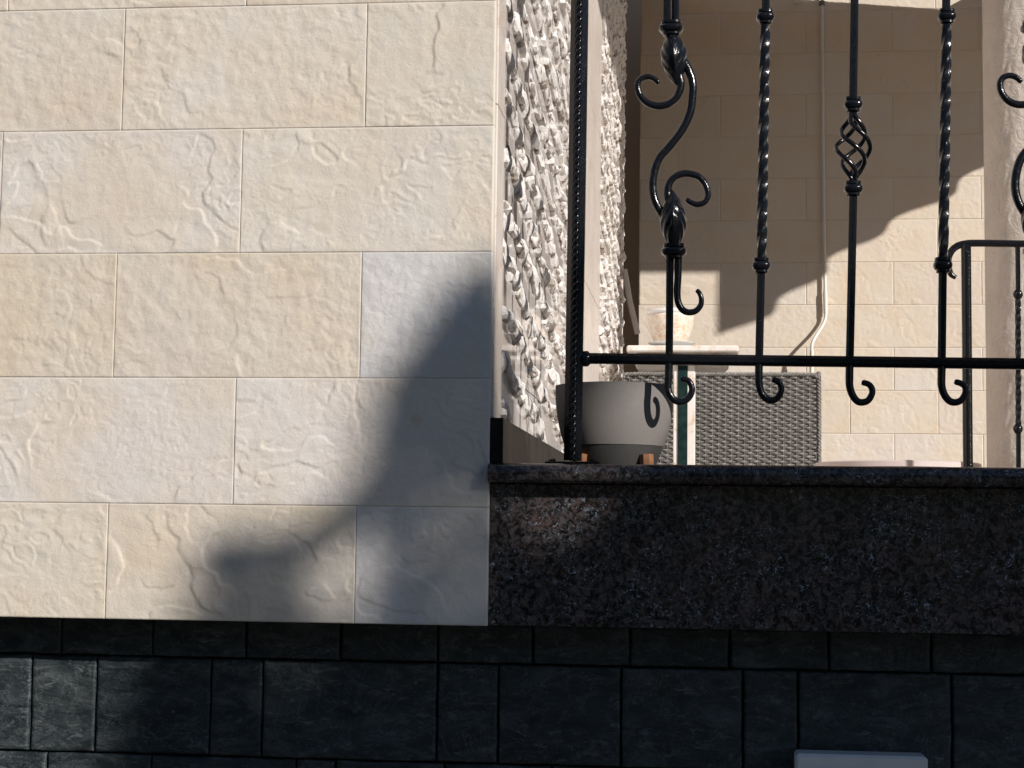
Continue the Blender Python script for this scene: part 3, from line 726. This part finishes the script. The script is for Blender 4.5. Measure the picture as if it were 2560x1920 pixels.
# ---------------------------------------------------------------- rattan chair
YA = 4.1; UA = mpp(YA)
cL, cR = at(1551, 936, YA), at(2050, 936, YA); ctop = cL.z; cxm = (cL.x + cR.x) / 2; chw = (cR.x - cL.x) / 2
ch = root('rattan_chair', 'grey woven rattan armchair with its back to the railing', 'chair', (cxm, YA + .3, FLOOR_Z))
ns = 30; wv = MB(); zb_ = FLOOR_Z + .10; step = .0108; nrw = int((ctop - zb_) / step)
xsn = np.linspace(-chw + .012, chw - .012, ns * 6 + 1); stk = (2 * chw - .024) / ns
for r in range(nrw):
    z = zb_ + step * (r + .5); ph = (r // 1 % 2) * math.pi; V = []; jz = RNG.uniform(-.0008, .0008)
    for i, x in enumerate(xsn):
        y = YA - .004 * math.cos(math.pi * (x + chw) / stk + ph); zz_ = z + jz + .0006 * math.sin(x * 40 + r)
        V += [(cxm + x, y, zz_ - .0046), (cxm + x, y - .0022, zz_), (cxm + x, y, zz_ + .0046)]
    wv.add(V, [(i * 3 + k, i * 3 + 3 + k, i * 3 + 4 + k, i * 3 + 1 + k) for i in range(len(xsn) - 1) for k in (0, 1)])
for s_ in range(ns + 1):
    for d in (-.0028, .0028):
        x = cxm - chw + .012 + s_ * stk + d
        wv.tube([(x, YA, zb_), (x, YA - .0005, (zb_ + ctop) / 2), (x, YA, ctop - .004)], .0021, 5)
o = wv.obj('woven_back', M_RATTAN, ch); o['kind'] = 'stuff'
MB().box(cxm - chw + .01, cxm + chw - .01, YA + .008, YA + .05, FLOOR_Z + .12, ctop - .012).obj('inner_panel', M_RATTAN, ch)
P = spline([(cxm - chw + .004, YA, zb_), (cxm - chw + .004, YA, ctop - .05), (cxm - chw + .012, YA, ctop - .012), (cxm - chw + .05, YA, ctop), (cxm, YA, ctop), (cxm + chw - .05, YA, ctop), (cxm + chw - .012, YA, ctop - .012), (cxm + chw - .004, YA, ctop - .05), (cxm + chw - .004, YA, zb_)], 16)
bd = MB()
for ph in (0, 2.09, 4.19):
    Q = []; dist = 0
    for i, p_ in enumerate(P):
        if i: dist += (P[i] - P[i - 1]).length
        Q.append(p_)
    fine = []
    for i in range(len(P) - 1):
        for k in range(4): fine.append(P[i].lerp(P[i + 1], k / 4))
    out = []; dist = 0
    for i, p_ in enumerate(fine):
        if i: dist += (fine[i] - fine[i - 1]).length
        w = ph + dist / .042 * 2 * math.pi; tdir = (fine[min(i + 1, len(fine) - 1)] - fine[max(i - 1, 0)]).normalized(); nrm = tdir.cross(Vector((0, 1, 0)))
        out.append(p_ + nrm * math.cos(w) * .005 + Vector((0, math.sin(w) * .006, 0)))
    bd.tube(out, .0052, 6)
bd.obj('braided_border', M_RATTAN, ch, smooth=True)
MB().box(cxm - chw + .06, cxm + chw - .06, YA + .052, YA + .60, FLOOR_Z + .30, FLOOR_Z + .38, .015).obj('seat', M_RATTAN, ch)
for s_ in (-1, 1):
    xa_ = cxm + s_ * (chw - .03); MB().box(xa_ - .028, xa_ + .028, YA + .052, YA + .62, FLOOR_Z + .12, FLOOR_Z + .58, .015).obj('arm', M_RATTAN, ch)
    for yy in (YA + .02, YA + .58):
        MB().box(xa_ - .018, xa_ + .018, yy - .018, yy + .018, FLOOR_Z + .0005, FLOOR_Z + .118, .004).obj('leg', M_RATTAN, ch)

# low pale oval table on the right
YL = 2.8; e0, e1 = at(2035, 1160, YL), at(2452, 1160, YL); lx = (e0.x + e1.x) / 2; lw = (e1.x - e0.x) / 2; lz = at(2240, 1152, YL - .2).z
lt = root('low_table', 'low pale pink oval table top just above the granite ledge', 'table', (lx, YL, FLOOR_Z))
def oval(z0, z1, sx, sy, n=48):
    mb = MB(); V = []
    for (z, k) in ((z0, .97), (z0 + .004, 1), (z1 - .003, 1), (z1, .985)):
        V += [(lx + sx * k * math.cos(2 * math.pi * i / n), YL + sy * k * math.sin(2 * math.pi * i / n), z) for i in range(n)]
    F = [(j * n + i, j * n + (i + 1) % n, (j + 1) * n + (i + 1) % n, (j + 1) * n + i) for j in range(3) for i in range(n)] + [tuple(range(n))[::-1], tuple(range(3 * n, 4 * n))]
    return mb.add(V, F)
oval(lz - .022, lz, lw, .26).obj('table_top', M_PINK, lt, sharp=40)
oval(lz - .034, lz - .0225, lw * .93, .24).obj('edge_band', M_GREYEDGE, lt, sharp=40)
for k in range(4):
    an = math.pi / 4 + k * math.pi / 2; MB().tube([(lx + lw * .7 * math.cos(an), YL + .17 * math.sin(an), lz - .034), (lx + lw * .8 * math.cos(an), YL + .2 * math.sin(an), FLOOR_Z)], .012, 8, nrm=(1, 0, 0)).obj('leg', M_GREYEDGE, lt)

# ---------------------------------------------------------------- vegetation outside the frame that shades the facade
def leaves(pts, size, seed):
    r = np.random.RandomState(seed); V = []; F = []
    for p in pts:
        d = r.normal(size=3); d /= np.linalg.norm(d); u = np.cross(d, r.normal(size=3)); u /= np.linalg.norm(u); w = np.cross(d, u); s = size * r.uniform(.7, 1.3)
        k = len(V); p = np.asarray(p)
        V += [tuple(p - u * s), tuple(p - w * s * .45 + d * s * .1), tuple(p + u * s), tuple(p + w * s * .45 + d * s * .1)]; F.append((k, k + 1, k + 2, k + 3))
    return V, F
def inside(x, y, poly):
    c = False; j = len(poly) - 1
    for i in range(len(poly)):
        if (poly[i][1] > y) != (poly[j][1] > y) and x < (poly[j][0] - poly[i][0]) * (y - poly[i][1]) / (poly[j][1] - poly[i][1]) + poly[i][0]: c = not c
        j = i
    return c
SH = [(960, 2500), (930, 1640), (880, 1560), (900, 1470), (930, 1400), (880, 1330), (800, 1365), (700, 1420), (640, 1480), (560, 1500), (495, 1460), (500, 1390), (570, 1350), (720, 1340), (840, 1280), (900, 1190),
      (905, 1090), (950, 1020), (975, 930), (1040, 860), (1100, 770), (1160, 700), (1230, 660), (1300, 740), (1340, 900), (1400, 1010), (1520, 1085), (1700, 1120), (1850, 1080), (1950, 980), (2030, 860),
      (2230, 650), (2700, 480), (3700, 350), (3700, 2500)]
HOLES = [[(1280, 1170), (1540, 1160), (1520, 1300), (1420, 1350), (1280, 1340)], [(1150, 1420), (1190, 1400), (1200, 1480), (1150, 1490)]]
rr2 = np.random.RandomState(3); pts = []
S3 = np.array([SA, -1.0, SB])
BOUGHS = [(1230, 730, 1090, 830, 75), (1090, 830, 990, 1010, 75), (990, 1010, 890, 1150, 65), (890, 1150, 850, 1250, 40), (850, 1260, 560, 1405, 45), (560, 1420, 530, 1440, 70), (1216, 1130, 1000, 1120, 50), (1216, 1400, 1080, 1480, 60)]
def dens(x, y):
    if x > 1216: return .55 if y < 1640 else .45
    d = 9.0
    for (ax, ay, bx_, by_, r) in BOUGHS:
        t = max(0, min(1, ((x - ax) * (bx_ - ax) + (y - ay) * (by_ - ay)) / ((bx_ - ax) ** 2 + (by_ - ay) ** 2)))
        d = min(d, math.hypot(x - ax - t * (bx_ - ax), y - ay - t * (by_ - ay)) / r)
    if d < 1: return .8 if x < 640 else (.34 if x < 830 else .36)
    return (.15 if x > 890 else .10) if y < 1600 else .45
while len(pts) < 19000:
    x, y = rr2.uniform(380, 3700), rr2.uniform(330, 2500)
    if not inside(x, y, SH) or any(inside(x, y, h) for h in HOLES): continue
    if rr2.rand() > dens(x, y): continue
    p = np.array(at(x, y, 0.0)); t = rr2.uniform(4.6, 5.8); q = p + S3 * t
    if q[2] < GROUND_Z + .05: continue
    pts.append(q)
for (bx_, by_, br, bn) in ((1560, 700, 110, 140), (1700, 640, 90, 100), (640, 1680, 150, 380), (560, 1850, 160, 330), (760, 1800, 130, 480)):
    for _ in range(bn):
        p = np.array(at(bx_ + rr2.normal() * br * .6, by_ + rr2.normal() * br * .8, 0.0)); pts.append(p + S3 * rr2.uniform(4.7, 5.5))
ctr = np.mean(np.array(pts), 0)
tr_ = root('leafy_tree', 'dense leafy tree in the garden whose shadow falls on the facade', 'tree', (ctr[0], ctr[1], GROUND_Z))
V, F = leaves(pts, .032, 5); o = mk('crown', V, F, M_LEAF, tr_); o['kind'] = 'stuff'
tk = MB(); b0 = Vector((ctr[0], ctr[1], GROUND_Z)); tk.tube([b0, b0 + Vector((.05, 0, .8)), Vector(ctr) + Vector((0, 0, .2))], lambda t: .09 - .05 * t, 10, nrm=(1, 0, 0))
for k in range(7):
    e = Vector(pts[k * 997 % len(pts)]); s0 = b0.lerp(Vector(ctr), .7); tk.tube([s0, s0.lerp(e, .5) + Vector((0, 0, .1)), e], lambda t: .035 - .028 * t, 6, nrm=(.3, 1, .2))
tk.obj('trunk', M_BARK, tr_, smooth=True)

# unseen foliage row behind the camera, added to darken shade and stone reflections
rr2 = np.random.RandomState(9); pts = []
for _ in range(26000):
    x = rr2.uniform(-12, 4.5); top = 3.3 + .5 * math.sin(x * 1.7) + .3 * math.sin(x * 4.1)
    z = GROUND_Z + (top - GROUND_Z) * rr2.uniform(0, 1); pts.append((x, -8.0 + rr2.uniform(-.5, .5) * (1.1 - .4 * (z + 1.4) / 5), z))
hd = root('shade_hedge', 'tall unseen row of green foliage facing the facade, added to darken shade and reflections', 'shade_hedge', (-4, -8, GROUND_Z))
V, F = leaves(pts, .13, 8); o = mk('foliage', V, F, M_LEAF, hd); o['kind'] = 'stuff'

rr2 = np.random.RandomState(12); pts = []  # second unseen foliage row, added to keep low sky light off the porch
for _ in range(15000):
    y = rr2.uniform(-7.5, 9); top = 3.0 + .4 * math.sin(y * 1.3) + .3 * math.sin(y * 3.7)
    pts.append((9.6 + rr2.uniform(-.5, .5), y, GROUND_Z + (top - GROUND_Z) * rr2.uniform(0, 1)))
h2 = root('shade_hedge', 'unseen row of green foliage right of the porch, added to block low sky light', 'shade_hedge', (9.6, 1, GROUND_Z))
V, F = leaves(pts, .14, 18); o = mk('foliage', V, F, M_LEAF, h2); o['kind'] = 'stuff'
